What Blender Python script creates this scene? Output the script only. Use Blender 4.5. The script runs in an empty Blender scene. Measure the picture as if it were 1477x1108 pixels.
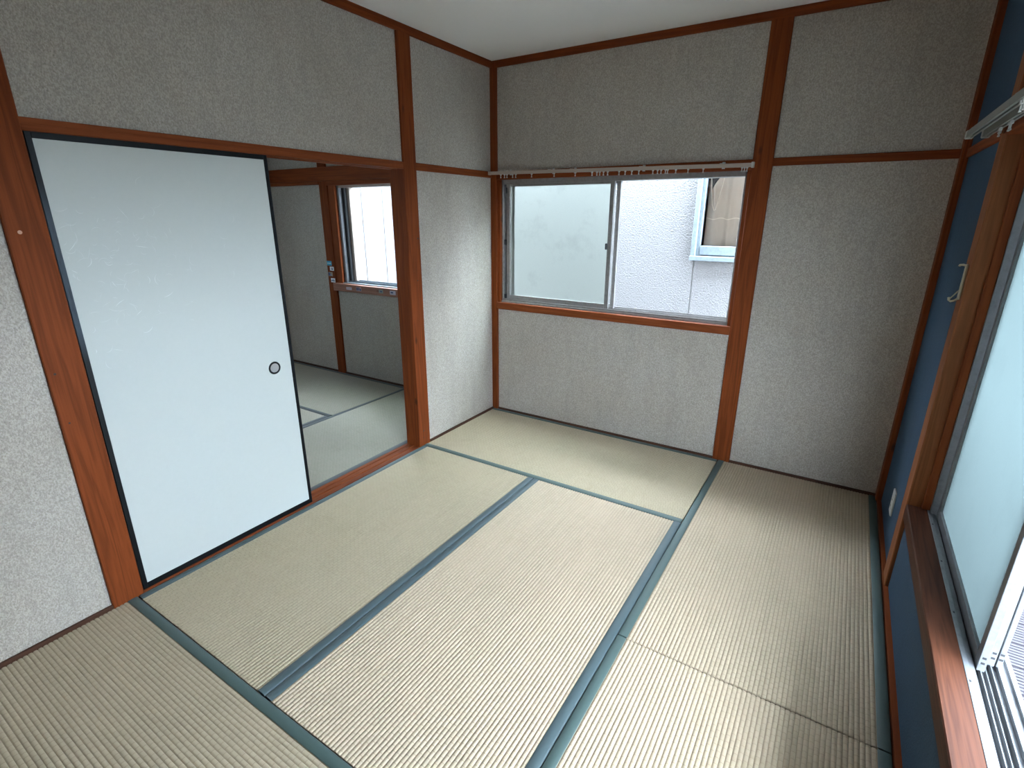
import bpy, bmesh, math, random
from mathutils import Vector, Matrix
random.seed(4)
S = bpy.context.scene
C = S.collection

# ------------------------------------------------------------------ camera, sky, exposure
cam_d = bpy.data.cameras.new('camera'); cam = bpy.data.objects.new('camera', cam_d); C.objects.link(cam)
cam_d.sensor_fit = 'HORIZONTAL'; cam_d.sensor_width = 36.0; cam_d.lens = 747.2 / 1477 * 36.0
cam_d.clip_start = 0.02; cam_d.clip_end = 200
_R = Vector((0.84364302, 0.53689801, 0.00264189)); _U = Vector((-0.16906486, 0.2609797, 0.95042447)); _F = Vector((-0.50959153, 0.80226562, -0.31094429))
m3 = Matrix((( _R.x, _U.x, -_F.x), (_R.y, _U.y, -_F.y), (_R.z, _U.z, -_F.z)))
cam.matrix_world = Matrix.Translation((2.2675, -3.3029, 1.5154)) @ m3.to_4x4()
S.camera = cam

SKY = 14.0
EXPOSURE = 2.45
w = bpy.data.worlds.new('overcast_sky'); S.world = w; w.use_nodes = True
wn = w.node_tree.nodes; wl = w.node_tree.links; wn.clear()
wo = wn.new('ShaderNodeOutputWorld'); wb = wn.new('ShaderNodeBackground')
wb.inputs[0].default_value = (0.69, 0.835, 1.0, 1)
# bright overcast sky, brighter towards the zenith
wt = wn.new('ShaderNodeTexCoord'); ws = wn.new('ShaderNodeSeparateXYZ'); wm = wn.new('ShaderNodeMapRange')
wl.new(wt.outputs['Generated'], ws.inputs[0]); wl.new(ws.outputs['Z'], wm.inputs[0])
wm.inputs['From Min'].default_value = 0; wm.inputs['From Max'].default_value = 1; wm.inputs['To Min'].default_value = SKY * .6; wm.inputs['To Max'].default_value = SKY
wl.new(wm.outputs[0], wb.inputs[1]); wl.new(wb.outputs[0], wo.inputs[0])

S.view_settings.view_transform = 'Standard'; S.view_settings.look = 'None'
S.view_settings.exposure = EXPOSURE; S.view_settings.gamma = 1.0; S.view_settings.use_curve_mapping = False
S.cycles.max_bounces = 14; S.cycles.diffuse_bounces = 8; S.cycles.transparent_max_bounces = 12

# ------------------------------------------------------------------ materials
def new_mat(name):
    m = bpy.data.materials.new(name); m.use_nodes = True
    nt = m.node_tree; b = nt.nodes['Principled BSDF']
    return m, nt, b
def N(nt, kind, **kw):
    n = nt.nodes.new(kind)
    for k, v in kw.items(): setattr(n, k, v)
    return n
def setin(n, **kw):
    for k, v in kw.items(): n.inputs[k.replace('_', ' ')].default_value = v
def mixc(nt, fac, a, b, blend='MIX'):
    n = N(nt, 'ShaderNodeMix', data_type='RGBA', blend_type=blend)
    for sock, v in ((n.inputs[0], fac), (n.inputs[6], a), (n.inputs[7], b)):
        if isinstance(v, bpy.types.NodeSocket): nt.links.new(v, sock)
        else: sock.default_value = v if not isinstance(v, tuple) else (*v, 1)[:4]
    return n.outputs[2]
def ramp(nt, src, p0, p1, c0=(0, 0, 0), c1=(1, 1, 1)):
    r = N(nt, 'ShaderNodeValToRGB'); r.color_ramp.elements[0].position = p0; r.color_ramp.elements[1].position = p1
    r.color_ramp.elements[0].color = (*c0, 1); r.color_ramp.elements[1].color = (*c1, 1)
    nt.links.new(src, r.inputs[0]); return r.outputs[0]
def noise(nt, vec, scale, detail=3, rough=.55, dist=0):
    n = N(nt, 'ShaderNodeTexNoise'); setin(n, Scale=scale, Detail=detail, Roughness=rough, Distortion=dist)
    nt.links.new(vec, n.inputs['Vector']); return n.outputs[0]
def mapping(nt, vec, sc, loc=None):
    n = N(nt, 'ShaderNodeMapping'); n.inputs['Scale'].default_value = sc
    nt.links.new(vec, n.inputs['Vector'])
    if loc is not None: nt.links.new(loc, n.inputs['Location'])
    return n.outputs[0]
def bump(nt, b, h, strength, dist):
    n = N(nt, 'ShaderNodeBump'); setin(n, Strength=strength, Distance=dist)
    nt.links.new(h, n.inputs['Height']); nt.links.new(n.outputs[0], b.inputs['Normal'])
def plain(name, col, rough=.5, metal=0.0):
    m, nt, b = new_mat(name); setin(b, Base_Color=(*col, 1), Roughness=rough, Metallic=metal); return m

def wood(name, axis, base=(.205, .046, .0105), dark=(.085, .018, .0045), rough=.65, knots=True):
    m, nt, b = new_mat(name)
    tc = N(nt, 'ShaderNodeTexCoord'); oi = N(nt, 'ShaderNodeObjectInfo')
    mul = N(nt, 'ShaderNodeVectorMath', operation='SCALE'); mul.inputs[0].default_value = (3.1, 5.7, 4.3); nt.links.new(oi.outputs['Random'], mul.inputs['Scale'])
    sc = [22, 22, 22]; sc['xyz'.index(axis)] = 1.1
    v = mapping(nt, tc.outputs['Object'], sc, mul.outputs[0])
    big = noise(nt, v, 1.0, 3, .5, .7)
    wv = N(nt, 'ShaderNodeMath', operation='MULTIPLY'); nt.links.new(big, wv.inputs[0]); wv.inputs[1].default_value = 9.0
    fr = N(nt, 'ShaderNodeMath', operation='PINGPONG'); nt.links.new(wv.outputs[0], fr.inputs[0]); fr.inputs[1].default_value = 1.0
    sc2 = [160, 160, 160]; sc2['xyz'.index(axis)] = 4
    fine = noise(nt, mapping(nt, tc.outputs['Object'], sc2, mul.outputs[0]), 1.0, 2)
    c = mixc(nt, ramp(nt, fr.outputs[0], .15, 1.0, (.0, .0, .0), (.55, .55, .55)), base, dark)
    c = mixc(nt, ramp(nt, fine, .35, .75, (0, 0, 0), (.35, .35, .35)), c, dark)
    if knots:
        sc3 = [6, 6, 6]; sc3['xyz'.index(axis)] = 2.6
        vo = N(nt, 'ShaderNodeTexVoronoi'); setin(vo, Scale=1.0, Randomness=1.0)
        nt.links.new(mapping(nt, tc.outputs['Object'], sc3, mul.outputs[0]), vo.inputs['Vector'])
        k = ramp(nt, vo.outputs['Distance'], .035, .085, (.85, .85, .85), (0, 0, 0))
        c = mixc(nt, k, c, (.05, .016, .007))
    nt.links.new(c, b.inputs['Base Color']); setin(b, Roughness=rough); b.inputs['Specular IOR Level'].default_value = .12
    bump(nt, b, fine, .15, .002)
    return m
WOOD = {a: wood('stained_cedar_' + a, a) for a in 'xyz'}
WOODR = {a: wood('red_cedar_' + a, a, (.22, .055, .016), (.12, .027, .008)) for a in 'xyz'}
WOODP = {a: wood('weathered_cedar_' + a, a, (.078, .027, .0135), (.024, .008, .0045), .55) for a in 'xyz'}
WOODD = {a: wood('dark_cedar_' + a, a, (.085, .04, .024), (.04, .018, .012), .6, False) for a in 'xyz'}

def plaster(name, light, dark, tint, bstr=.55):
    m, nt, b = new_mat(name)
    g = N(nt, 'ShaderNodeNewGeometry'); P = g.outputs['Position']
    n1 = noise(nt, mapping(nt, P, (1, 1, .7)), 210, 2, .6, .4)
    n2 = noise(nt, P, 95, 3, .6)
    n3 = noise(nt, P, 2.2, 3, .5)
    n4 = noise(nt, mapping(nt, P, (1, 1, .22)), 13, 4, .6)
    c = mixc(nt, ramp(nt, n1, .40, .62), dark, light)
    fl = N(nt, 'ShaderNodeTexVoronoi'); setin(fl, Scale=120.0); nt.links.new(mapping(nt, P, (1, 1, .6)), fl.inputs['Vector'])
    c = mixc(nt, ramp(nt, fl.outputs['Distance'], .10, .22, (.55, .55, .55), (0, 0, 0)), c, (light[0] * .34, light[1] * .34, light[2] * .36))
    c = mixc(nt, ramp(nt, n3, .42, .62, (0, 0, 0), (.5, .5, .5)), c, mixc(nt, .5, c, tint, 'MULTIPLY'))
    c = mixc(nt, ramp(nt, n4, .5, .75, (0, 0, 0), (.22, .22, .22)), c, (light[0] * .5, light[1] * .5, light[2] * .5))
    nt.links.new(c, b.inputs['Base Color']); setin(b, Roughness=.95)
    b.inputs['Specular IOR Level'].default_value = .15
    h = N(nt, 'ShaderNodeMath', operation='ADD'); nt.links.new(n1, h.inputs[0]); nt.links.new(n2, h.inputs[1])
    bump(nt, b, h.outputs[0], bstr, .004)
    return m
PLASTER = plaster('flecked_fibre_plaster', (.48, .435, .38), (.34, .305, .262), (.86, .80, .74))
BLUE = plaster('navy_blue_plaster', (.040, .068, .103), (.034, .058, .088), (.9, .95, 1), .25)

def ceiling_mat():
    m, nt, b = new_mat('pale_ceiling_paper'); g = N(nt, 'ShaderNodeNewGeometry')
    n = noise(nt, g.outputs['Position'], 300, 2)
    c = mixc(nt, n, (.76, .74, .71), (.83, .81, .78)); nt.links.new(c, b.inputs['Base Color']); setin(b, Roughness=.9)
    bump(nt, b, n, .2, .001); return m
CEIL = ceiling_mat()

def tatami_mat(name, a, c2, tone):
    m, nt, b = new_mat(name); tc = N(nt, 'ShaderNodeTexCoord'); V = tc.outputs['Object']
    br = N(nt, 'ShaderNodeTexBrick'); br.offset = .5; br.offset_frequency = 2; br.squash_frequency = 5; br.squash = .85
    setin(br, Scale=1.0, Mortar_Size=.0013, Mortar_Smooth=.8, Bias=-.1, Brick_Width=.025, Row_Height=.0145)
    br.inputs['Color1'].default_value = (*a, 1); br.inputs['Color2'].default_value = (*c2, 1)
    br.inputs['Mortar'].default_value = (a[0] * .56, a[1] * .54, a[2] * .52, 1)
    nt.links.new(V, br.inputs['Vector'])
    st = noise(nt, mapping(nt, V, (260, 1400, 1)), 1.0, 2)
    bl = noise(nt, mapping(nt, V, (1.2, 2.2, 1)), 1.7, 4, .6)
    wr = noise(nt, mapping(nt, V, (34, 7, 1)), 1.0, 3)
    c = mixc(nt, ramp(nt, bl, .38, .66, (0, 0, 0), (.75, .75, .75)), br.outputs['Color'], tone, 'MIX')
    c = mixc(nt, .35, c, br.outputs['Color'])
    c = mixc(nt, ramp(nt, st, .3, .8, (0, 0, 0), (.3, .3, .3)), c, (a[0] * .6, a[1] * .6, a[2] * .52))
    c = mixc(nt, ramp(nt, wr, .55, .8, (0, 0, 0), (.22, .22, .22)), c, (a[0] * .65, a[1] * .6, a[2] * .52))
    nt.links.new(c, b.inputs['Base Color']); setin(b, Roughness=.6)
    b.inputs['Specular IOR Level'].default_value = .2
    h = N(nt, 'ShaderNodeMath', operation='MULTIPLY_ADD'); nt.links.new(br.outputs['Fac'], h.inputs[0]); h.inputs[1].default_value = -1.0; nt.links.new(st, h.inputs[2])
    bump(nt, b, h.outputs[0], .35, .0012)
    return m
STRAW = [tatami_mat('aged_rush_weave', (.505, .405, .285), (.47, .38, .265), (.51, .395, .28)),
         tatami_mat('greenish_rush_weave', (.475, .395, .275), (.44, .365, .255), (.48, .385, .27)),
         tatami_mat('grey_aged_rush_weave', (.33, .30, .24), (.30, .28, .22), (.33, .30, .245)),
         tatami_mat('dull_rush_weave', (.425, .35, .235), (.395, .325, .22), (.43, .34, .23))]
def heri(name, col):
    m, nt, b = new_mat(name); tc = N(nt, 'ShaderNodeTexCoord')
    n = noise(nt, mapping(nt, tc.outputs['Object'], (500, 900, 1)), 1, 2)
    c = mixc(nt, n, tuple(x * .75 for x in col), tuple(x * 1.2 for x in col)); nt.links.new(c, b.inputs['Base Color']); setin(b, Roughness=.6)
    b.inputs['Sheen Weight'].default_value = .1
    bump(nt, b, n, .3, .0006); return m
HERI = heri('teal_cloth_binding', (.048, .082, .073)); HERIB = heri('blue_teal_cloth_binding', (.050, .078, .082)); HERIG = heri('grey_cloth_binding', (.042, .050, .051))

def alu(name, col, rough=.4, metal=.55):
    m, nt, b = new_mat(name); g = N(nt, 'ShaderNodeNewGeometry')
    n = noise(nt, g.outputs['Position'], 40, 4, .7)
    c = mixc(nt, ramp(nt, n, .45, .75), col, tuple(x * .72 for x in col)); nt.links.new(c, b.inputs['Base Color'])
    setin(b, Roughness=rough, Metallic=metal); return m
ALU = alu('silver_anodised_aluminium', (.55, .55, .56)); ALUW = alu('pale_aluminium', (.18, .184, .19), .4, .3); ALUB = alu('pale_blue_aluminium', (.16, .19, .21), .4, .1)
ALUG = alu('bronze_grey_aluminium', (.30, .285, .275), .4, .5)
RUBBER = plain('dark_rubber', (.02, .02, .022), .7)
LACQUER = plain('black_lacquer', (.004, .005, .006), .5); LACQUER.node_tree.nodes['Principled BSDF'].inputs['Specular IOR Level'].default_value = .2
def worn_lacquer():
    m, nt, b = new_mat('worn_lacquer'); tc = N(nt, 'ShaderNodeTexCoord')
    n = noise(nt, mapping(nt, tc.outputs['Object'], (1, 14, 1.6)), 2.0, 4, .7)
    sep = N(nt, 'ShaderNodeSeparateXYZ'); nt.links.new(tc.outputs['Object'], sep.inputs[0])
    mr = N(nt, 'ShaderNodeMapRange'); setin(mr, From_Min=1.0, From_Max=1.12); nt.links.new(sep.outputs[2], mr.inputs[0])
    mr2 = N(nt, 'ShaderNodeMapRange'); setin(mr2, From_Min=1.62, From_Max=1.5); nt.links.new(sep.outputs[2], mr2.inputs[0])
    mu = N(nt, 'ShaderNodeMath', operation='MULTIPLY'); nt.links.new(mr.outputs[0], mu.inputs[0]); nt.links.new(mr2.outputs[0], mu.inputs[1])
    mu2 = N(nt, 'ShaderNodeMath', operation='MULTIPLY'); nt.links.new(mu.outputs[0], mu2.inputs[0]); nt.links.new(ramp(nt, n, .3, .5), mu2.inputs[1])
    c = mixc(nt, mu2.outputs[0], (.004, .005, .006), (.035, .05, .065)); nt.links.new(c, b.inputs['Base Color']); setin(b, Roughness=.5); b.inputs['Specular IOR Level'].default_value = .2
    return m
WORN = worn_lacquer()
def paper():
    m, nt, b = new_mat('pale_fusuma_paper'); tc = N(nt, 'ShaderNodeTexCoord')
    n = noise(nt, tc.outputs['Object'], 60, 4, .6); n2 = noise(nt, tc.outputs['Object'], 3, 3)
    c = mixc(nt, n, (.49, .515, .485), (.52, .54, .51)); c = mixc(nt, ramp(nt, n2, .4, .7, (0, 0, 0), (.3, .3, .3)), c, (.52, .53, .485))
    nt.links.new(c, b.inputs['Base Color']); setin(b, Roughness=.75); b.inputs['Specular IOR Level'].default_value = .25
    bump(nt, b, n, .06, .001); return m
PAPER = paper(); FIBRE = plain('silver_fibre_print', (.66, .68, .655), .5)
STEEL = plain('brushed_steel', (.42, .41, .42), .4, .6)
IVORY = plain('ivory_plastic', (.36, .31, .21), .4); WHITEP = plain('white_plastic', (.45, .44, .41), .4); CREAM = plain('cream_enamel', (.38, .31, .26), .45)
RAILG = plain('grey_green_rail_enamel', (.19, .19, .165), .4)
DARK = plain('dark_interior', (.02, .022, .03), .9)

def frosted(name, col, mildew, diffuse=False):
    m, nt, b = new_mat(name); nt.nodes.remove(b); out = nt.nodes['Material Output']
    tr = N(nt, 'ShaderNodeBsdfTranslucent' if diffuse else 'ShaderNodeBsdfRefraction')
    if not diffuse: setin(tr, Roughness=.55, IOR=1.4)
    gl = N(nt, 'ShaderNodeBsdfGlossy'); setin(gl, Roughness=.25); mx = N(nt, 'ShaderNodeMixShader')
    g = N(nt, 'ShaderNodeNewGeometry'); n = noise(nt, g.outputs['Position'], 4.0, 5, .7); f = noise(nt, g.outputs['Position'], 180, 2)
    c = mixc(nt, ramp(nt, n, .52, .74, (0, 0, 0), (mildew, mildew, mildew)), col, tuple(x * .7 for x in col))
    c = mixc(nt, ramp(nt, f, .3, .7, (0, 0, 0), (.12, .12, .12)), c, tuple(x * .7 for x in col))
    nt.links.new(c, tr.inputs[0])
    mx.inputs[0].default_value = .06; nt.links.new(tr.outputs[0], mx.inputs[1]); nt.links.new(gl.outputs[0], mx.inputs[2]); nt.links.new(mx.outputs[0], out.inputs[0])
    return m
FROST = frosted('frosted_glass', (.80, .85, .79), .5); FROSTB = frosted('pale_blue_frosted_glass', (.042, .050, .049), .25, True); FROSTN = frosted('grey_frosted_glass', (.32, .36, .37), .2, True)
def clear_glass(name, tint=(.95, .98, .97)):
    m, nt, b = new_mat(name); nt.nodes.remove(b); out = nt.nodes['Material Output']
    tr = N(nt, 'ShaderNodeBsdfTransparent'); tr.inputs[0].default_value = (*tint, 1); gl = N(nt, 'ShaderNodeBsdfGlossy'); setin(gl, Roughness=.02)
    fr = N(nt, 'ShaderNodeFresnel'); setin(fr, IOR=1.45); mx = N(nt, 'ShaderNodeMixShader')
    nt.links.new(fr.outputs[0], mx.inputs[0]); nt.links.new(tr.outputs[0], mx.inputs[1]); nt.links.new(gl.outputs[0], mx.inputs[2]); nt.links.new(mx.outputs[0], out.inputs[0])
    return m
GLASS = clear_glass('clear_glass')
def stucco():
    m, nt, b = new_mat('white_stucco'); g = N(nt, 'ShaderNodeNewGeometry'); P = g.outputs['Position']
    n = noise(nt, mapping(nt, P, (1, 1, 1)), 80, 2, .5, .3); n2 = noise(nt, P, 1.3, 3)
    c = mixc(nt, n2, (.145, .139, .137), (.162, .156, .152)); nt.links.new(c, b.inputs['Base Color']); setin(b, Roughness=.9)
    bump(nt, b, n, .9, .012); return m
STUCCO = stucco(); SEAL = plain('grey_sealant', (.34, .35, .36), .7)
def cloth():
    m, nt, b = new_mat('beige_curtain_cloth'); g = N(nt, 'ShaderNodeNewGeometry')
    n = noise(nt, g.outputs['Position'], 260, 2); c = mixc(nt, n, (.62, .53, .475), (.72, .62, .56)); nt.links.new(c, b.inputs['Base Color']); setin(b, Roughness=.9); return m
CLOTH = cloth(); HEM = plain('light_hem', (.9, .8, .72), .9)
def deck_mat():
    m, nt, b = new_mat('mauve_resin_deck'); g = N(nt, 'ShaderNodeNewGeometry')
    n = noise(nt, g.outputs['Position'], 60, 4, .7); c = mixc(nt, n, (.060, .052, .060), (.085, .075, .085)); nt.links.new(c, b.inputs['Base Color']); setin(b, Roughness=.7); return m
DECK = deck_mat()
GROUND = plain('grey_asphalt', (.11, .11, .105), .9); ROOF = plain('grey_roof_sheet', (.22, .23, .25), .7); SOFFIT = plain('pale_soffit', (.5, .5, .48), .8)

# ------------------------------------------------------------------ builders
def box(x0, x1, y0, y1, z0, z1): return (min(x0, x1), max(x0, x1), min(y0, y1), max(y0, y1), min(z0, z1), max(z0, z1))
def bm_boxes(boxes, bev=0.0):
    bm = bmesh.new()
    for (a, b, c, d, e, f) in boxes:
        vs = [bm.verts.new(p) for p in ((a, c, e), (b, c, e), (b, d, e), (a, d, e), (a, c, f), (b, c, f), (b, d, f), (a, d, f))]
        for q in ((3, 2, 1, 0), (4, 5, 6, 7), (0, 1, 5, 4), (1, 2, 6, 5), (2, 3, 7, 6), (3, 0, 4, 7)): bm.faces.new([vs[i] for i in q])
    if bev > 0: bmesh.ops.bevel(bm, geom=list(bm.edges), offset=bev, segments=1, affect='EDGES', clamp_overlap=True)
    return bm
def wloc(o):
    v = o.location.copy()
    while o.parent: o = o.parent; v = v + o.location
    return v
def link(name, bm, mat, parent=None, smooth=False, mode='base'):
    """one mesh object; its origin is put at the foot (or the middle) of its shape; verts come in world space"""
    xs = [v.co.x for v in bm.verts]; ys = [v.co.y for v in bm.verts]; zs = [v.co.z for v in bm.verts]
    org = Vector(((min(xs) + max(xs)) / 2, (min(ys) + max(ys)) / 2, min(zs)))
    for v in bm.verts: v.co -= org
    me = bpy.data.meshes.new(name); bm.normal_update(); bm.to_mesh(me); bm.free()
    if smooth:
        for p in me.polygons: p.use_smooth = True
    me.materials.append(mat)
    o = bpy.data.objects.new(name, me); C.objects.link(o)
    if parent is not None:
        o.parent = parent; o.location = org - wloc(parent)
    else: o.location = org
    return o
def tag(o, label, cat, group=None, kind=None):
    o['label'] = label; o['category'] = cat
    if group: o['group'] = group
    if kind: o['kind'] = kind
    return o
def empty(name, loc):
    o = bpy.data.objects.new(name, None); C.objects.link(o); o.location = loc; o.empty_display_size = .1; return o
def part(name, boxes, mat, parent, bev=.0015): return link(name, bm_boxes(boxes, bev), mat, parent)
def struct(name, boxes, mat, label, cat, bev=0.0):
    return tag(link(name, bm_boxes(boxes, bev), mat), label, cat, kind='structure')
_t = [0]
def trim(boxes, mat, label, cat='trim', bev=.003):
    _t[0] += 1
    return struct('trim_%d' % _t[0], boxes, mat, label, cat, bev)
def quad(p):
    bm = bmesh.new(); bm.faces.new([bm.verts.new(q) for q in p]); return bm
def tube(pts, r, seg=8, cap=True):
    bm = bmesh.new(); rings = []
    pts = [Vector(p) for p in pts]
    for i, p in enumerate(pts):
        d = (pts[min(i + 1, len(pts) - 1)] - pts[max(i - 1, 0)]).normalized()
        a = d.orthogonal().normalized() if i == 0 else (pa - d * pa.dot(d)).normalized()
        pa = a; b = d.cross(a)
        rings.append([bm.verts.new(p + (a * math.cos(t) + b * math.sin(t)) * r) for t in [2 * math.pi * k / seg for k in range(seg)]])
    for A, B in zip(rings, rings[1:]):
        for k in range(seg): bm.faces.new((A[k], A[(k + 1) % seg], B[(k + 1) % seg], B[k]))
    if cap: bm.faces.new(rings[0][::-1]); bm.faces.new(rings[-1])
    return bm
def lathe_x(cx, cy, cz, prof, seg=32):
    """surface of revolution about the X axis: prof is a list of (x offset, radius)"""
    bm = bmesh.new(); rings = []
    for dx, r in prof:
        rings.append([bm.verts.new((cx + dx, cy + r * math.cos(2 * math.pi * k / seg), cz + r * math.sin(2 * math.pi * k / seg))) for k in range(seg)] if r > 0 else [bm.verts.new((cx + dx, cy, cz))])
    for A, B in zip(rings, rings[1:]):
        for k in range(seg):
            j = (k + 1) % seg
            if len(B) == 1: bm.faces.new((A[k], A[j], B[0]))
            elif len(A) == 1: bm.faces.new((A[0], B[j], B[k]))
            else: bm.faces.new((A[k], A[j], B[j], B[k]))
    return bm

# room measures (metres; x along the window wall, y towards it, z up; tatami top at z = 0)
X1, X2, X3 = .878, 1.762, 2.622
Y1, Y2, Y3, Y4 = -.868, -1.757, -2.639, -3.50
XR = 2.642                      # blue plaster face
H = 2.50
KZ0, KZ1 = 1.765, 1.805         # the rail that runs round the room

# ------------------------------------------------------------------ the setting: floors, walls, ceilings
struct('floor', [box(-2.80, 2.80, -3.60, .12, -.14, -.055)], WOODD['x'], 'dark boards under the straw mats', 'floor')
struct('ceiling', [box(-.05, 2.80, -3.62, .12, H, H + .06)], CEIL, 'pale papered ceiling of the empty mat room', 'ceiling')
struct('ceiling', [box(-2.85, -.05, -3.62, .12, H, H + .06)], CEIL, 'pale ceiling of the adjoining room beyond the sliding door', 'ceiling')
struct('wall_left', [box(-.103, -.012, -2.66, -.85, 1.79, H), box(-.103, -.012, -.85, .02, -.05, H), box(-.103, -.012, -3.56, -2.66, -.05, H)], PLASTER,
       'flecked grey plaster wall with the sliding door in it', 'wall')
WX0, WX1, WZ0, WZ1 = .04, 1.73, .84, 1.785     # main window hole
NX0, NX1 = -1.78, -.13                         # adjoining room's window hole
struct('wall_back', [box(-2.85, NX0, .012, .10, -.05, H), box(NX0, NX1, .012, .10, -.05, WZ0), box(NX0, NX1, .012, .10, WZ1, H), box(NX1, WX0, .012, .10, -.05, H),
                     box(WX0, WX1, .012, .10, -.05, WZ0), box(WX0, WX1, .012, .10, WZ1, H), box(WX1, 2.74, .012, .10, -.05, H)], PLASTER,
       'flecked grey plaster wall behind the window with the curtain rail', 'wall')
RY0, RY1, RZ0 = -.89, -2.60, .345
struct('wall_right', [box(XR, 2.735, -.84, .012, -.05, H), box(XR, 2.735, -3.56, -2.65, -.05, H), box(XR, 2.735, -2.65, -.84, -.05, RZ0), box(XR, 2.735, -2.65, -.84, 1.80, H)], BLUE,
       'dark navy blue plaster wall round the low window', 'wall')
struct('wall_front', [box(-.103, 2.735, -3.60, -3.51, -.05, H)], PLASTER, 'plain plaster wall closing the mat room opposite its window', 'wall')
struct('wall_adjoining_left', [box(-2.84, -2.76, -3.6, -2.9, -.05, H), box(-2.84, -2.76, -1.2, .012, -.05, H), box(-2.84, -2.76, -2.9, -1.2, -.05, .9), box(-2.84, -2.76, -2.9, -1.2, 1.8, H)], PLASTER, 'far side wall of the adjoining room', 'wall')
struct('wall_adjoining_front', [box(-2.84, -.103, -3.60, -3.51, -.05, H)], PLASTER, 'end wall of the adjoining room opposite its window', 'wall')

# posts
trim([box(-.06, .036, -.010, .06, -.02, 2.49)], WOOD['z'], 'slim brown corner post left of the curtained-rail window', 'post')
pb = trim([box(1.727, 1.830, -.003, .105, -.02, 2.49)], WOOD['z'], 'wide brown post right of the window with the curtain rail', 'post')
trim([box(2.615, 2.70, -.055, .06, -.02, 2.49)], WOOD['z'], 'dark brown corner post where grey and blue walls meet', 'post')
pm = trim([box(-.118, .002, -.908, -.801, -.02, 2.49)], WOOD['z'], 'brown post at the open end of the sliding door', 'post')
pf = trim([box(-.118, .002, -2.725, -2.614, -.02, 2.49)], WOOD['z'], 'broad grained brown post at the closed edge of the sliding door', 'post')
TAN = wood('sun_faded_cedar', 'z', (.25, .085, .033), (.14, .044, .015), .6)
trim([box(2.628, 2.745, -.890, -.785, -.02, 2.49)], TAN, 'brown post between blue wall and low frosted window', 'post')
trim([box(2.628, 2.745, -2.705, -2.600, -.02, 2.49)], WOOD['z'], 'brown post at the open end of the low window', 'post')
trim([box(-1.915, -1.805, -.003, .10, -.02, 2.49)], WOOD['z'], 'brown post with stickers in the adjoining room', 'post')
KNOT = plain('dark_knot', (.035, .014, .008), .7); PEG = plain('pale_wood_peg', (.5, .26, .15), .5)
def disc(parent, cy, cz, r, mat, name):
    bm = lathe_x(.002, cy, cz, [(-.001, r * 1.0), (.0006, r * .9), (.0009, 0)], 14)
    return link(name, bm, mat, parent)
disc(pf, -2.689, 1.457, .0065, PEG, 'peg')
disc(pf, -2.702, .983, .0045, KNOT, 'nail_hole'); disc(pf, -2.700, .799, .0035, KNOT, 'nail_hole')
disc(pm, -.822, 1.374, .006, KNOT, 'knot'); disc(pm, -.842, 1.12, .005, KNOT, 'knot'); disc(pm, -.862, .105, .006, KNOT, 'knot'); disc(pm, -.864, .055, .0045, KNOT, 'knot')

# ceiling and wall rails
trim([box(-.02, 2.64, -.006, .012, 2.458, H)], WOOD['x'], 'brown ceiling moulding above the curtain rail window', 'moulding')
trim([box(-.012, .006, -3.51, -.006, 2.458, H)], WOOD['y'], 'brown ceiling moulding above the sliding door', 'moulding')
trim([box(2.632, XR, -3.51, -.006, 2.458, H)], WOOD['y'], 'brown ceiling moulding above the blue wall', 'moulding')
trim([box(1.828, 2.617, -.003, .012, 1.768, 1.808)], WOOD['x'], 'brown wall rail between window post and blue wall', 'rail')
trim([box(.034, 1.729, -.008, .10, 1.752, 1.806)], WOOD['x'], 'brown lintel rail over the window behind the curtain rail', 'rail')
trim([box(-.012, .001, -.803, -.008, 1.764, 1.806)], WOOD['y'], 'brown wall rail between door post and corner post', 'rail')
# door head with two grooves, door sill with two grooves
trim([box(-.118, 0, -2.616, -.906, 1.786, 1.804), box(-.020, 0, -2.616, -.906, 1.765, 1.787), box(-.064, -.050, -2.616, -.906, 1.765, 1.787), box(-.118, -.094, -2.616, -.906, 1.765, 1.787)],
     WOODR['y'], 'brown grooved door head above the sliding door', 'rail', .0015)
trim([box(-.118, -.001, -2.616, -.906, -.05, -.006), box(-.018, -.001, -2.616, -.906, -.05, .001), box(-.062, -.050, -2.616, -.906, -.05, .001), box(-.118, -.094, -2.616, -.906, -.05, .001)],
     WOODR['y'], 'brown grooved door sill under the sliding door', 'sill', .001)
trim([box(2.618, 2.745, -2.602, -.888, KZ0, 1.81), box(2.632, XR + .01, -.787, -.053, KZ0, KZ1), box(2.632, XR + .01, -3.51, -2.703, KZ0, KZ1)], WOOD['y'], 'brown wall rail across the blue wall above the low window', 'rail')
# narrow strips round the edge of the mats
trim([box(.03, 1.73, .0, .02, -.05, .012), box(1.826, 2.62, -.001, .02, -.05, .012)], WOODD['x'], 'dark floor strip at the foot of the window wall', 'strip', .001)
trim([box(-.02, .0, -.803, -.008, -.05, .012), box(-.02, .0, -3.51, -2.723, -.05, .014)], WOODD['y'], 'dark floor strip at the foot of the door wall', 'strip', .001)
trim([box(2.6245, XR + .005, -3.51, -.05, -.05, .008)], WOOD['y'], 'brown floor strip at the foot of the blue wall', 'strip', .001)
trim([box(-2.76, -1.913, -.004, .02, -.05, .012), box(-1.807, -.10, -.004, .02, -.05, .012)], WOODD['x'], 'dark floor strip at the foot of the adjoining room window wall', 'strip', .001)
# adjoining room: deep beam, thin rail
trim([box(-2.76, -.118, -.032, .012, 1.796, 1.912)], WOOD['x'], 'deep brown beam above the adjoining room window', 'beam')
trim([box(-2.76, -1.913, -.008, .012, 1.768, 1.797), box(-1.807, -.118, -.008, .10, 1.758, 1.797)], WOODR['x'], 'thin reddish rail under the deep beam', 'rail')
trim([box(-2.76, -.118, -.01, .012, 2.458, H)], WOOD['x'], 'brown ceiling moulding of the adjoining room', 'moulding')

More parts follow.
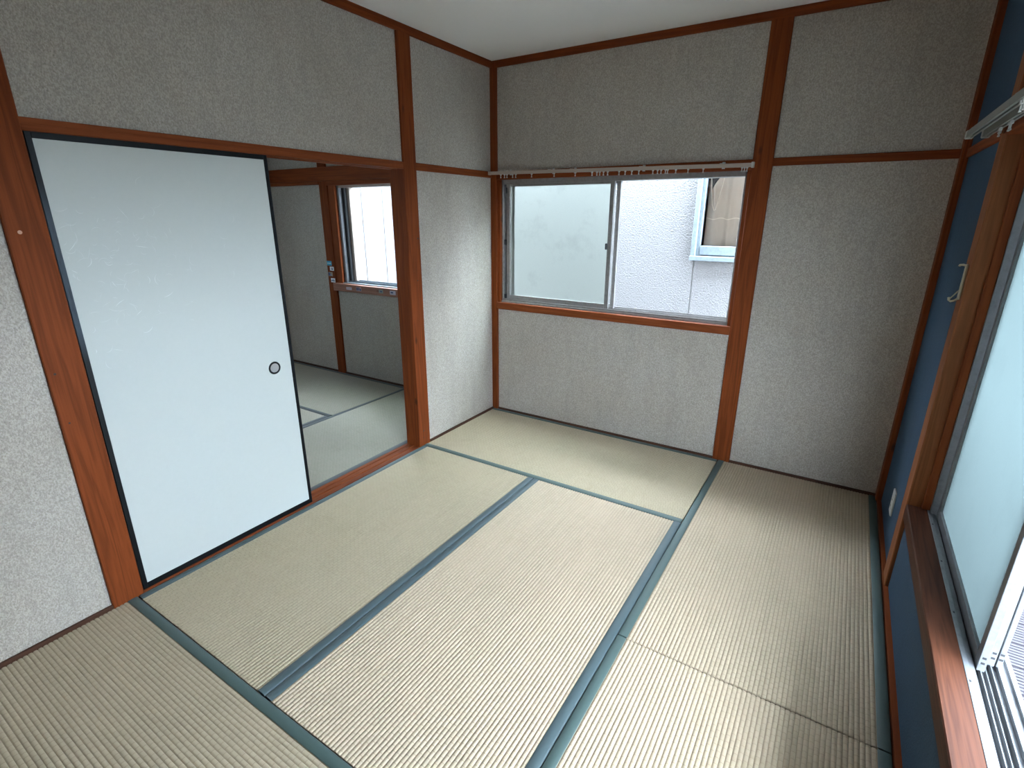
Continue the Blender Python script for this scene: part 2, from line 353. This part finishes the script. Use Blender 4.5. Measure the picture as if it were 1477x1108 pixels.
# ------------------------------------------------------------------ straw mats
def straw_mat(x0, x1, y0, y1, along, label, weave, cloth, borders=(1, 1), group='straw mats of the empty room'):
    g = .0018
    ge = .003
    gx, gy = (ge, g) if along == 'x' else (g, ge)
    x0 += gx; x1 -= gx; y0 += gy; y1 -= gy
    cx, cy = (x0 + x1) / 2, (y0 + y1) / 2
    L, Wd = (x1 - x0, y1 - y0) if along == 'x' else (y1 - y0, x1 - x0)
    root = empty('tatami_mat', (cx, cy, -.055))
    if along == 'y': root.rotation_euler.z = math.pi / 2
    tag(root, label, 'mat', group)
    hl, hw = L / 2, Wd / 2; bw = .036
    # woven face: one rib every 14.5 mm, rounded across
    p = .0145; n = 2 * round(Wd / .0145 / 2); k = 8
    bm = bmesh.new(); A = []; B = []
    for i in range(n * k + 1):
        v = -n * p / 2 + p * i / k; t = (i % k) / k
        z = .055 - .0042 * (1 - math.sqrt(max(0, 1 - (2 * t - 1) ** 2)))
        v = max(-hw + .003, min(hw - .003, v))
        A.append(bm.verts.new((-hl, v, z))); B.append(bm.verts.new((hl, v, z)))
    for i in range(n * k):
        f = bm.faces.new((A[i], B[i], B[i + 1], A[i + 1])); f.smooth = True
    me = bpy.data.meshes.new('woven_surface'); bm.to_mesh(me); bm.free(); me.materials.append(weave)
    o = bpy.data.objects.new('woven_surface', me); C.objects.link(o); o.parent = root
    b2 = bm_boxes([box(-hl, hl, -hw + .003, hw - .003, 0, .0500)]); me = bpy.data.meshes.new('core'); b2.to_mesh(me); b2.free(); me.materials.append(weave)
    o = bpy.data.objects.new('core', me); C.objects.link(o); o.parent = root
    for s, on in zip((-1, 1), borders):
        if not on: continue
        a, b = (s * hw, s * (hw - bw))
        bm = bmesh.new(); prof = [(a, .030), (a + s * .0004, .053), (a - s * .003, .0562), (a - s * .018, .0570), (b + s * .002, .0566), (b, .0545)]
        R0 = [bm.verts.new((-hl, q, z)) for q, z in prof]; R1 = [bm.verts.new((hl, q, z)) for q, z in prof]
        for i in range(len(prof) - 1):
            f = bm.faces.new((R0[i], R1[i], R1[i + 1], R0[i + 1]) if s > 0 else (R0[i + 1], R1[i + 1], R1[i], R0[i])); f.smooth = True
        bmesh.ops.recalc_face_normals(bm, faces=bm.faces)
        for f in bm.faces:
            if f.normal.z < -.3: f.normal_flip()
        bm.faces.new([bm.verts.new(v.co) for v in R0]); bm.faces.new([bm.verts.new(v.co) for v in R1[::-1]])
        me = bpy.data.meshes.new('cloth_border'); bm.to_mesh(me); bm.free(); me.materials.append(cloth)
        o = bpy.data.objects.new('cloth_border', me); C.objects.link(o); o.parent = root
    return root
straw_mat(0, X2, Y1, 0, 'x', 'straw tatami mat lying along the wall under the curtain rail window', STRAW[1], HERI)
straw_mat(0, X1, Y3, Y1, 'y', 'straw tatami mat lying along the sliding door sill', STRAW[3], HERIB)
straw_mat(X1, X2, Y3, Y1, 'y', 'straw tatami mat in the middle of the floor, touching no wall', STRAW[0], HERIB)
straw_mat(X2, X3, Y2, 0, 'y', 'straw tatami mat in the corner of grey wall and blue wall', STRAW[0], HERI)
straw_mat(X2, X3, Y4, Y2, 'y', 'straw tatami mat under the open half of the low window', STRAW[0], HERI)
straw_mat(0, X2, Y4, Y3, 'x', 'straw tatami mat beside the plaster wall left of the broad grained post', STRAW[1], HERI)
GA = 'straw mats of the adjoining room'
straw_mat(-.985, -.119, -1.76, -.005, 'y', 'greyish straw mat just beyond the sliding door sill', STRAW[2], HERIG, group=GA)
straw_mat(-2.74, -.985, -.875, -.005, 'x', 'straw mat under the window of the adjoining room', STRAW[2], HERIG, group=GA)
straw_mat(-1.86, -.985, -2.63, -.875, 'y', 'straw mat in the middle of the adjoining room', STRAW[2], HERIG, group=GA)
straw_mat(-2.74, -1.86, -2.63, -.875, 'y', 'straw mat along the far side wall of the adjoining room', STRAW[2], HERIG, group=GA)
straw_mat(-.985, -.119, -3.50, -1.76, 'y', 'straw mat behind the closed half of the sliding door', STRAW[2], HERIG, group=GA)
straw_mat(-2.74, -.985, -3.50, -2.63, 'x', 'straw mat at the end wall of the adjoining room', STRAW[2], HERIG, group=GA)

# ------------------------------------------------------------------ sliding door
d = empty('door_1', (-.034, -2.183, -.004)); tag(d, 'pale paper sliding door with black lacquer frame and round pull', 'sliding door', kind='structure')
DY0, DY1, DZ0, DZ1 = -2.606, -1.760, -.004, 1.778
part('paper_panel', [box(-.0435, -.0245, DY0 + .012, DY1 - .012, .012, 1.757)], PAPER, d, 0)
part('stile', [box(-.0465, -.0215, DY0, DY0 + .019, DZ0, DZ1)], WORN, d, .002)
part('stile', [box(-.0465, -.0215, DY1 - .017, DY1, DZ0, DZ1)], LACQUER, d, .002)
part('frame_rail', [box(-.0465, -.0215, DY0 + .018, DY1 - .016, 1.746, DZ1)], LACQUER, d, .0015)
part('frame_rail', [box(-.0465, -.0215, DY0 + .018, DY1 - .016, DZ0, .022)], LACQUER, d, .0015)
hd = link('pull', lathe_x(-.0245, -1.868, .797, [(0, .0315), (.0022, .031), (.003, .029), (.0028, .025), (.0015, .0235), (.0012, .0225)]), LACQUER, d, True)
link('cup', lathe_x(-.0245, -1.868, .797, [(.0012, .0226), (.0008, .019), (.0006, 0)]), STEEL, hd, True)
# silver fibres printed on the paper: thin curled ribbons
def fibres():
    bm = bmesh.new(); rnd = random.Random(11)
    for k in range(120):
        u = abs(rnd.gauss(0, .17)); y = DY0 + .03 + u * 1.25; z = rnd.gauss(1.33, .16)
        if y > DY1 - .06 or z > 1.70 or z < .55: continue
        L = rnd.uniform(.012, .045); a = rnd.uniform(0, 6.28); cv = rnd.uniform(-2.6, 2.6); wd = rnd.uniform(.0002, .00055) if k % 9 else .0009
        n = 7; prev = None; px, pz = y, z
        for i in range(n + 1):
            th = a + cv * i / n; nx, nz = -math.sin(th), math.cos(th); ww = wd * (1 - abs(2 * i / n - 1) * .7)
            cur = (bm.verts.new((-.0241, px + nx * ww, pz + nz * ww)), bm.verts.new((-.0241, px - nx * ww, pz - nz * ww)))
            if prev: bm.faces.new((prev[0], prev[1], cur[1], cur[0]))
            prev = cur; px += math.cos(th) * L / n; pz += math.sin(th) * L / n
    return bm
fb = link('fibre_print', fibres(), FIBRE, d); fb['kind'] = 'stuff'

# ------------------------------------------------------------------ window of the mat room (behind the curtain rail)
w1 = empty('window_1', (.885, .06, .84)); tag(w1, 'aluminium sliding window with frosted pane under the curtain rail', 'window', kind='structure')
part('wooden_jamb', [box(.036, .060, .004, .10, .876, 1.752)], WOOD['z'], w1)
part('wooden_jamb', [box(1.706, 1.728, .012, .10, .876, 1.752)], WOOD['z'], w1)
part('sill', [box(.036, 1.728, -.012, .10, .826, .876)], WOODR['x'], w1, .002)
part('frame', [box(.060, .072, .028, .105, .876, 1.752)], ALUG, w1, .001)
part('frame', [box(1.694, 1.706, .028, .105, .876, 1.752)], ALUG, w1, .001)
part('frame', [box(.060, 1.706, .028, .105, 1.722, 1.752)], ALUG, w1, .001)
part('channel', [box(.072, .094, .066, .105, .888, 1.722)], ALUG, w1, .001)
tr_ = part('track', [box(.060, 1.706, .020, .105, .870, .888), box(.072, 1.694, .028, .034, .888, .902), box(.072, 1.694, .056, .060, .888, .906), box(.072, 1.694, .086, .090, .888, .906), box(.072, 1.694, .10, .105, .888, .912)], ALUG, w1, .0008)
def sash(parent, x0, x1, y0, y1, z0, z1, st, rl, mat, glass, latch=False):
    s = empty('sash', Vector(((x0 + x1) / 2, (y0 + y1) / 2, z0)) - wloc(parent)); s.parent = parent
    m = (y0 + y1) / 2
    part('stile', [box(x0, x0 + st, y0, y1, z0, z1)], mat, s, .001); part('stile', [box(x1 - st, x1, y0, y1, z0, z1)], mat, s, .001)
    part('sash_rail', [box(x0 + st, x1 - st, y0, y1, z0, z0 + rl)], mat, s, .001); part('sash_rail', [box(x0 + st, x1 - st, y0, y1, z1 - rl * .8, z1)], mat, s, .001)
    link('pane', quad([(x0 + st - .004, m, z0 + rl - .004), (x1 - st + .004, m, z0 + rl - .004), (x1 - st + .004, m, z1 - rl * .8 + .004), (x0 + st - .004, m, z1 - rl * .8 + .004)]), glass, s)
    return s
s1 = sash(w1, .094, .918, .040, .062, .896, 1.735, .028, .036, ALUG, FROST)
sash(w1, .120, .948, .072, .092, .896, 1.735, .026, .036, ALUG, GLASS)
part('finger_pull', [box(.880, .892, .026, .041, 1.295, 1.335)], RUBBER, s1, .003)
part('catch', [box(.074, .092, .036, .056, 1.30, 1.338)], RUBBER, w1, .003)
part('buffer', [box(.076, .094, .036, .056, .905, .935)], RUBBER, w1, .002)
part('buffer', [box(.092, .100, .034, .041, 1.66, 1.70)], RUBBER, w1, .002)

# ------------------------------------------------------------------ low window of the blue wall
w2 = empty('window_2', (2.73, -1.745, .345)); tag(w2, 'low aluminium window with pale blue frosted pane slid open in blue wall', 'window', kind='structure')
part('sill', [box(2.628, 2.700, -2.60, -.89, .345, .407)], WOODP['y'], w2, .003)
part('wooden_jamb', [box(2.676, 2.702, -.905, -.888, .407, 1.765)], WOODR['z'], w2)
part('wooden_jamb', [box(2.676, 2.702, -2.602, -2.585, .407, 1.765)], WOODR['z'], w2)
tr2 = part('track', [box(2.694, 2.706, -2.585, -.905, .390, .4085), box(2.706, 2.719, -2.585, -.905, .388, .4030), box(2.719, 2.806, -2.585, -.905, .372, .3835),
            box(2.7305, 2.7335, -2.585, -.905, .383, .399), box(2.744, 2.7465, -2.585, -.905, .383, .395), box(2.7555, 2.7585, -2.585, -.905, .383, .399),
            box(2.772, 2.775, -2.585, -.905, .383, .397), box(2.795, 2.806, -2.585, -.905, .36, .394)], ALUW, w2, .0008)
for y in (-1.02, -1.28, -1.56, -1.84, -2.12): part('screw', [box(2.698, 2.7025, y - .004, y + .004, .408, .4092)], RUBBER, tr2, .0005)
part('frame', [box(2.702, 2.806, -.916, -.89, .383, 1.765)], ALUW, w2, .001); part('frame', [box(2.702, 2.806, -2.60, -2.574, .383, 1.765)], ALUW, w2, .001)
part('frame', [box(2.70, 2.806, -2.574, -.916, 1.742, 1.80)], ALUW, w2, .001)
def sash_y(parent, y0, y1, x0, x1, z0, z1, st, rl, mat, glass):
    s = empty('sash', Vector(((x0 + x1) / 2, (y0 + y1) / 2, z0)) - wloc(parent)); s.parent = parent
    m = (x0 + x1) / 2
    part('stile', [box(x0, x1, y0, y0 + st, z0, z1)], mat, s, .001); part('stile', [box(x0, x1, y1 - st, y1, z0, z1)], mat, s, .001)
    part('sash_rail', [box(x0, x1, y0 + st, y1 - st, z0, z0 + rl)], mat, s, .001); part('sash_rail', [box(x0, x1, y0 + st, y1 - st, z1 - rl * .8, z1)], mat, s, .001)
    link('pane', quad([(m, y0 + st - .004, z1 - rl * .8 + .004), (m, y1 - st + .004, z1 - rl * .8 + .004), (m, y1 - st + .004, z0 + rl - .004), (m, y0 + st - .004, z0 + rl - .004)]), glass, s)
    return s
a = sash_y(w2, -1.772, -.922, 2.723, 2.740, .396, 1.752, .030, .040, ALUW, FROSTB)
b = sash_y(w2, -1.736, -.930, 2.750, 2.764, .396, 1.752, .026, .040, ALUW, GLASS)
c_ = sash_y(w2, -1.733, -.935, 2.768, 2.779, .396, 1.752, .026, .040, ALUW, GLASS)
for s_, xx, yy in ((a, 2.7315, -1.772), (b, 2.757, -1.736), (c_, 2.7735, -1.733)):
    for z in (.418, .434): part('end_slot', [box(xx - .004, xx + .004, yy - .0008, yy + .002, z, z + .006)], RUBBER, s_, 0)

# ------------------------------------------------------------------ window of the adjoining room
w3 = empty('window_3', (-.95, .06, .82)); tag(w3, 'aluminium window of the adjoining room, slid open', 'window', kind='structure')
part('wooden_jamb', [box(-1.806, -1.722, .006, .10, .895, 1.760)], WOODR['z'], w3)
part('wooden_jamb', [box(-.16, -.13, .006, .10, .895, 1.760)], WOODR['z'], w3)
part('sill', [box(-1.822, -.12, -.030, .10, .826, .896)], wood('lit_pinkish_cedar', 'x', (.34, .17, .12), (.2, .09, .06), .5), w3, .002)  # sill cedar made paler and pinkish: daylight on it is put into the colour
part('frame', [box(-1.722, -1.690, .030, .12, .896, 1.758)], ALUW, w3, .001); part('channel', [box(-1.690, -1.655, .060, .12, .896, 1.758)], RUBBER, w3, .001)
part('outer_jamb', [box(-1.655, -1.62, .085, .125, .896, 1.758)], CREAM, w3, .001)
part('frame', [box(-.20, -.16, .030, .12, .896, 1.758)], ALUW, w3, .001)
part('frame', [box(-1.722, -.16, .030, .12, 1.738, 1.768)], CREAM, w3, .001)
part('track', [box(-1.722, -.16, .010, .12, .890, .905), box(-1.69, -.20, .05, .054, .905, .918), box(-1.69, -.20, .085, .089, .905, .918), box(-1.69, -.20, .115, .12, .905, .924)], ALUB, w3, .0008)
sash(w3, -.985, -.20, .040, .062, .910, 1.745, .028, .036, ALUG, FROST); sash(w3, -1.0, -.20, .072, .094, .910, 1.745, .028, .036, ALUG, GLASS)

# unseen side window, added to brighten the adjoining room
w4 = empty('added_window', (-2.80, -2.05, .9)); tag(w4, 'unseen side window with frosted pane, added to light the adjoining room', 'window', kind='structure')
part('frame', [box(-2.83, -2.75, -2.9, -2.86, .9, 1.8), box(-2.83, -2.75, -1.24, -1.2, .9, 1.8), box(-2.83, -2.75, -2.86, -1.24, .9, .94), box(-2.83, -2.75, -2.86, -1.24, 1.76, 1.8), box(-2.82, -2.79, -2.07, -2.03, .94, 1.76)], ALUG, w4, .001)
link('pane', quad([(-2.80, -2.862, .938), (-2.80, -1.238, .938), (-2.80, -1.238, 1.762), (-2.80, -2.862, 1.762)]), FROSTN, w4)

# ------------------------------------------------------------------ curtain rails
def channel(name, x0, x1, yc, zc, hw, hh, mat, parent):      # C-shaped track along X, open at the bottom
    t = .0022
    return part(name, [box(x0, x1, yc - hw, yc + hw, zc + hh - t, zc + hh), box(x0, x1, yc - hw, yc - hw + t, zc - hh, zc + hh - t), box(x0, x1, yc + hw - t, yc + hw, zc - hh, zc + hh - t),
                       box(x0, x1, yc - hw + t, yc - .003, zc - hh, zc - hh + t), box(x0, x1, yc + .003, yc + hw - t, zc - hh, zc - hh + t)], mat, parent, 0)
cr = empty('curtain_rail', (.88, -.070, 1.782)); tag(cr, 'cream curtain rail with small white runners above the sliding window', 'curtain rail')
channel('rail_track', .02, 1.743, -.070, 1.782, .0085, .010, CREAM, cr)
part('end_cap', [box(.014, .030, -.080, -.060, 1.770, 1.794)], CREAM, cr, .002); part('end_cap', [box(1.735, 1.750, -.081, -.059, 1.768, 1.797)], WHITEP, cr, .002)
runx = [.117, .148, .168, .215, .239, .366, .537, .69, .807, .84, .859, .884, .912, .986, 1.025, 1.067, 1.111, 1.197, 1.225, 1.246, 1.272, 1.284, 1.332, 1.402, 1.486, 1.690, 1.703, 1.716]
r0 = None
for x in runx:
    if r0 is None:
        r0 = part('runner', [box(x - .005, x + .005, -.075, -.065, 1.766, 1.774), box(x - .0025, x + .0025, -.072, -.068, 1.752, 1.766), box(x - .0045, x + .0045, -.073, -.067, 1.748, 1.753)], WHITEP, cr, .001)
        rx = x
    else:
        o = r0.copy(); C.objects.link(o); o.location = r0.location + Vector((x - rx, 0, 0))
for x in (.16, .50, .66, 1.12, 1.58):
    part('bracket', [box(x - .008, x + .008, -.078, -.006, 1.791, 1.795), box(x - .008, x + .008, -.012, -.008, 1.770, 1.806)], STEEL, cr, .0008)
cr.rotation_euler.y = .011
rr = empty('double_curtain_rail', (2.57, -1.75, 1.786)); tag(rr, 'grey double curtain rail with white runners above the low window', 'curtain rail')
for xc, ya in ((2.548, -.752), (2.592, -.755)):
    t = .0022; hw, hh = .0095, .011
    part('rail_track', [box(xc - hw, xc + hw, -2.76, ya, 1.786 + hh - t, 1.786 + hh), box(xc - hw, xc - hw + t, -2.76, ya, 1.786 - hh, 1.786 + hh - t), box(xc + hw - t, xc + hw, -2.76, ya, 1.786 - hh, 1.786 + hh - t),
         box(xc - hw + t, xc - .003, -2.76, ya, 1.786 - hh, 1.786 - hh + t), box(xc + .003, xc + hw - t, -2.76, ya, 1.786 - hh, 1.786 - hh + t)], RAILG, rr, 0)
    part('end_cap', [box(xc - .012, xc + .012, ya - .012, ya + .008, 1.772, 1.800)], WHITEP, rr, .003)
    for y in ((-1.5, -1.53, -1.9, -2.3, -2.6, -2.63) if xc < 2.57 else (-1.0, -1.13, -1.15, -1.4, -1.7, -2.0, -2.3, -2.6)):
        part('runner', [box(xc - .005, xc + .005, y - .005, y + .005, 1.766, 1.777), box(xc - .002, xc + .002, y - .002, y + .002, 1.754, 1.766), box(xc - .003, xc + .003, y - .005, y + .005, 1.749, 1.754)], WHITEP, rr, .001)
for y in (-.83, -1.45, -2.05, -2.66):
    part('bracket', [box(2.54, 2.630, y - .009, y + .009, 1.797, 1.800), box(2.612, 2.620, y - .009, y + .009, 1.775, 1.812)], STEEL, rr, .0008)

# tieback hook on the post
th = empty('tieback_hook', (2.628, -.842, 1.21)); tag(th, 'ivory plastic tieback hook on the post beside the blue wall', 'hook')
part('backplate', [box(2.619, 2.629, -.849, -.835, 1.225, 1.352)], IVORY, th, .003)
link('arm', tube([(2.624, -.842, 1.232), (2.615, -.842, 1.222), (2.604, -.842, 1.218), (2.598, -.842, 1.222), (2.596, -.842, 1.232)], .0042), IVORY, th, True)
link('arm', tube([(2.624, -.842, 1.345), (2.613, -.842, 1.349), (2.604, -.842, 1.348), (2.602, -.842, 1.343)], .0038), IVORY, th, True)
link('brace', tube([(2.622, -.842, 1.262), (2.611, -.842, 1.245), (2.600, -.842, 1.228)], .0022), IVORY, th, True)
# socket plate
so = empty('wall_socket', (XR, -.475, .145)); tag(so, 'ivory wall socket plate low on the blue wall', 'socket')
part('plate', [box(2.634, XR + .002, -.512, -.440, .148, .268)], WHITEP, so, .003)
part('socket_face', [box(2.6325, 2.636, -.490, -.462, .172, .244)], WHITEP, so, .001)
for z in (.190, .222):
    for y in (-.481, -.471): part('slot', [box(2.632, 2.6335, y - .0015, y + .0015, z - .004, z + .004)], RUBBER, so, 0)

# ------------------------------------------------------------------ stickers in the adjoining room
SBLUE = plain('blue_sticker_print', (.03, .32, .50), .5); SWHITE = plain('white_sticker', (.72, .72, .74), .5); SNAVY = plain('navy_print', (.05, .07, .16), .5); STAN = plain('tan_sticker', (.33, .24, .16), .5); SLAV = plain('lavender_sticker', (.45, .42, .50), .5); SGRN = plain('grey_green_sticker', (.22, .22, .18), .5); SPINK = plain('pinkish_worn_print', (.5, .33, .32), .5)
def sticker(x0, x1, y, z0, z1, base, prints, label, group):
    o = tag(link('sticker', bm_boxes([box(x0, x1, y - .0012, y + .0004, z0, z1)]), base), label, 'sticker', group)
    for (a, b, c, dd, mt) in prints:
        W, Hh = x1 - x0, z1 - z0
        part('print', [box(x0 + a * W, x0 + b * W, y - .0018, y - .001, z0 + c * Hh, z0 + dd * Hh)], mt, o, 0)
G1 = 'stickers on the adjoining room post'; G2 = 'stickers along the adjoining room window sill'
sticker(-1.911, -1.846, -.003, 1.053, 1.094, SBLUE, [(.1, .9, .45, .58, SWHITE)], 'blue sticker, topmost of four on the brown post', G1)
sticker(-1.876, -1.822, -.003, 1.006, 1.043, SWHITE, [(.4, .75, .2, .55, SNAVY), (.5, .65, .55, .8, SNAVY)], 'white sticker right under the blue sticker on the post', G1)
sticker(-1.905, -1.846, -.003, .953, .991, STAN, [(.0, .45, .1, .9, SNAVY), (.4, .75, .1, .6, SNAVY), (.5, .7, .2, .45, SWHITE)], 'dark navy and tan sticker between two white stickers', G1)
sticker(-1.877, -1.818, -.003, .897, .936, SWHITE, [(.1, .9, .3, .5, SNAVY), (.4, .6, .5, .75, SBLUE)], 'white sticker with dark bar, lowest of four on the post', G1)
sticker(-1.64, -1.568, -.030, .848, .872, SLAV, [(.15, .85, .35, .65, SPINK)], 'pale lavender sticker on the sill nearest the stickered post', G2)
sticker(-1.506, -1.44, -.030, .846, .882, SPINK, [(.05, .35, .1, .9, SNAVY), (.42, .6, .1, .9, SNAVY), (.68, .95, .1, .7, SNAVY)], 'sticker with dark lettering-like blocks on the window sill', G2)
sticker(-1.215, -1.163, -.030, .848, .880, SGRN, [(.3, .8, .3, .7, SNAVY)], 'grey green sticker on the window sill', G2)
sticker(-1.080, -1.012, -.030, .846, .880, SLAV, [(.15, .6, .35, .75, SNAVY)], 'lavender grey sticker on the sill closest to the door post', G2)

# ------------------------------------------------------------------ outside
GY = 1.50
nb = empty('neighbour_house', (-.5, GY, -3.2)); tag(nb, 'white stucco house wall standing outside the windows', 'house')
seams = [-5.2, -3.95, -3.035, -2.655, -1.72, -.78, .17, 1.11, 2.85, 3.8, 4.7]
NWX0, NWX1, NWZ0, NWZ1 = 1.108, 2.78, 1.165, 2.30
for i in range(len(seams) - 1):
    x0, x1 = seams[i], seams[i + 1]; g0 = .016 if i == 3 else .005; g1 = .016 if i == 2 else .005
    if x0 == 1.11: bs = [box(x0 + g0, x1 - g1, GY, GY + .06, -3.2, NWZ0), box(x0 + g0, x1 - g1, GY, GY + .06, NWZ1, 2.55), box(NWX1, x1 - g1, GY, GY + .06, NWZ0, NWZ1)]
    else: bs = [box(x0 + g0, x1 - g1, GY, GY + .06, -3.2, 2.55)]
    part('siding_panel', bs, STUCCO, nb, .004)
part('sealant_backing', [box(-5.2, NWX0 - .01, GY + .012, GY + .05, -3.2, 2.55), box(NWX1 + .01, 4.7, GY + .012, GY + .05, -3.2, 2.55), box(NWX0 - .01, NWX1 + .01, GY + .012, GY + .05, -3.2, NWZ0 - .01), box(NWX0 - .01, NWX1 + .01, GY + .012, GY + .05, NWZ1 + .01, 2.55)], SEAL, nb, 0)
part('roof', [box(-5.5, 5.0, GY - .02, GY + 4, 2.55, 2.62)], ROOF, nb, .01)
fr = part('window_frame', [box(1.084, 1.122, GY - .045, GY + .06, 1.150, 2.33), box(2.76, 2.80, GY - .045, GY + .06, 1.150, 2.33), box(1.084, 2.80, GY - .045, GY + .06, 2.29, 2.33), box(1.08, 2.804, GY - .055, GY + .06, 1.138, 1.178)], ALUB, nb, .003)
part('sash_frame', [box(1.122, 1.150, GY - .005, GY + .05, 1.178, 2.29), box(1.150, 2.76, GY - .012, GY + .05, 1.186, 1.262), box(1.92, 1.965, GY - .005, GY + .05, 1.262, 2.29)], ALUB, fr, .003)
link('pane', quad([(1.148, GY + .022, 1.26), (2.762, GY + .022, 1.26), (2.762, GY + .022, 2.292), (1.148, GY + .022, 2.292)]), GLASS, fr)
part('dark_room', [box(1.0, 2.9, GY + .60, GY + .62, .9, 2.5), box(1.0, 1.02, GY + .06, GY + .6, .9, 2.5), box(2.88, 2.9, GY + .06, GY + .6, .9, 2.5), box(1.0, 2.9, GY + .06, GY + .6, 2.48, 2.5), box(1.0, 2.9, GY + .06, GY + .6, .88, .9)], DARK, nb, 0)
# sagging curtain in the neighbour's window
def curtain():
    bm = bmesh.new(); nx, nz = 150, 26; g = []
    xa, xb = 1.150, 2.75
    for i in range(nx + 1):
        x = xa + (xb - xa) * i / nx
        if x < 1.165: top = 1.95 - (x - 1.15) * 14.0
        elif x < 1.275: top = 1.715 + max(0, x - 1.172) / .10 * .17
        else: top = 2.2
        col = []
        for k in range(nz + 1):
            z = 1.225 + (top - 1.225) * k / nz
            fold = .032 * math.sin(x * 46 + .5 * math.sin(z * 3)) + .011 * math.sin(x * 105 + 1.3 + z * 1.2)
            fold *= .6 + .4 * math.sin(x * 9)
            dv = abs(x - (1.225 - (z - 1.55) * .12)); pouch = -.03 * max(0, 1 - dv / .075) * max(0, min(1, (z - 1.50) / .2)) if x < 1.31 else 0
            col.append(bm.verts.new((x, GY + .105 + fold + pouch, z)))
        g.append(col)
    for i in range(nx):
        for k in range(nz): bm.faces.new((g[i][k], g[i + 1][k], g[i + 1][k + 1], g[i][k + 1]))
    return bm
cu = tag(link('curtain', curtain(), CLOTH, None, True), "beige curtain sagging inside the white stucco house's window", 'curtain')
sm = cu.modifiers.new('thickness', 'SOLIDIFY'); sm.thickness = .0015
def seam():
    bm = bmesh.new(); prev = None
    for i in range(120):
        x = 1.152 + (2.74 - 1.152) * i / 119; z = 1.492 - .012 * math.sin((x - 1.15) * 26) ** 2
        fold = .032 * math.sin(x * 46 + .5 * math.sin(z * 3)) + .011 * math.sin(x * 105 + 1.3 + z * 1.2); fold *= .6 + .4 * math.sin(x * 9)
        y = GY + .1025 + fold
        cur = (bm.verts.new((x, y, z - .0035)), bm.verts.new((x, y, z + .0035)))
        if prev: bm.faces.new((prev[0], cur[0], cur[1], prev[1]))
        prev = cur
    return bm
link('seam', seam(), HEM, cu)
link('hem', tube([(1.160, GY + .085, 1.86), (1.176, GY + .075, 1.72), (1.196, GY + .068, 1.60), (1.216, GY + .066, 1.552), (1.226, GY + .066, 1.56), (1.244, GY + .070, 1.66), (1.262, GY + .078, 1.76), (1.276, GY + .085, 1.88)], .0045, 6), HEM, cu, True)
# balcony deck beyond the low window: ribbed boards laid away from the wall
bd = empty('balcony_deck', (3.4, -1.8, -.16)); tag(bd, 'mauve grey ribbed deck boards of the balcony outside the low window', 'balcony')
bw, gp = .150, .008; y = -.846; br0 = None
def deck_board(y1):
    y0 = y1 - bw + gp; bs = [box(2.86, 3.76, y0, y1, -.13, -.106)]
    n = 8; p = (y1 - y0) / n
    for i in range(n): bs.append(box(2.86, 3.76, y0 + p * i + p * .17, y0 + p * (i + 1) - p * .17, -.106, -.1))
    return bs
y = -.846 + 6 * bw; yy = y
while y > -3.6:
    if br0 is None: br0 = part('deck_board', deck_board(y - gp / 2), DECK, bd, 0); by = y
    else:
        o = br0.copy(); C.objects.link(o); o.location = br0.location + Vector((0, y - by, 0))
    y -= bw
part('joist', [box(2.90, 2.96, -3.6, yy, -.2, -.13)], RUBBER, bd, 0); part('joist', [box(3.85, 3.91, -3.6, yy, -.2, -.13)], RUBBER, bd, 0)
struct('ground', [box(-150, 150, -150, 150, -3.3, -3.2)], GROUND, 'grey asphalt ground below the upper floor windows', 'ground')
struct('roof_eave', [box(-5.4, 3.4, .10, .85, 2.60, 2.70)], SOFFIT, 'roof eave over the window wall outside', 'eave')
struct('balcony_roof', [box(2.74, 3.95, -3.7, .3, 2.42, 2.48)], SOFFIT, 'flat roof over the balcony deck', 'roof')
struct('balcony_parapet', [box(3.76, 3.86, -3.7, .3, -3.2, .92), box(3.74, 3.88, -3.7, .3, .92, .96)], SOFFIT, 'pale parapet at the outer edge of the balcony deck', 'parapet')
def shading_gable_roof():  # unseen roof, added and stretched sideways to block sky from the neighbour's wall
    bm = bmesh.new(); a = []
    for x in (-5.3, 2.92):
        a.append([bm.verts.new((x, y, z)) for y, z in ((.10, H + .06), (.10, 2.70), (.85, 2.70), (-1.75, 3.95), (-4.0, 2.70), (-3.60, 2.70), (-3.60, H + .06))])
    n = len(a[0])
    for k in range(n): bm.faces.new((a[0][k], a[0][(k + 1) % n], a[1][(k + 1) % n], a[1][k]))
    bm.faces.new(a[0][::-1]); bm.faces.new(a[1]); bmesh.ops.recalc_face_normals(bm, faces=bm.faces)
    return bm
tag(link('roof', shading_gable_roof(), ROOF), 'unseen grey gable roof over both rooms, added to shade the neighbour house', 'roof', kind='structure')
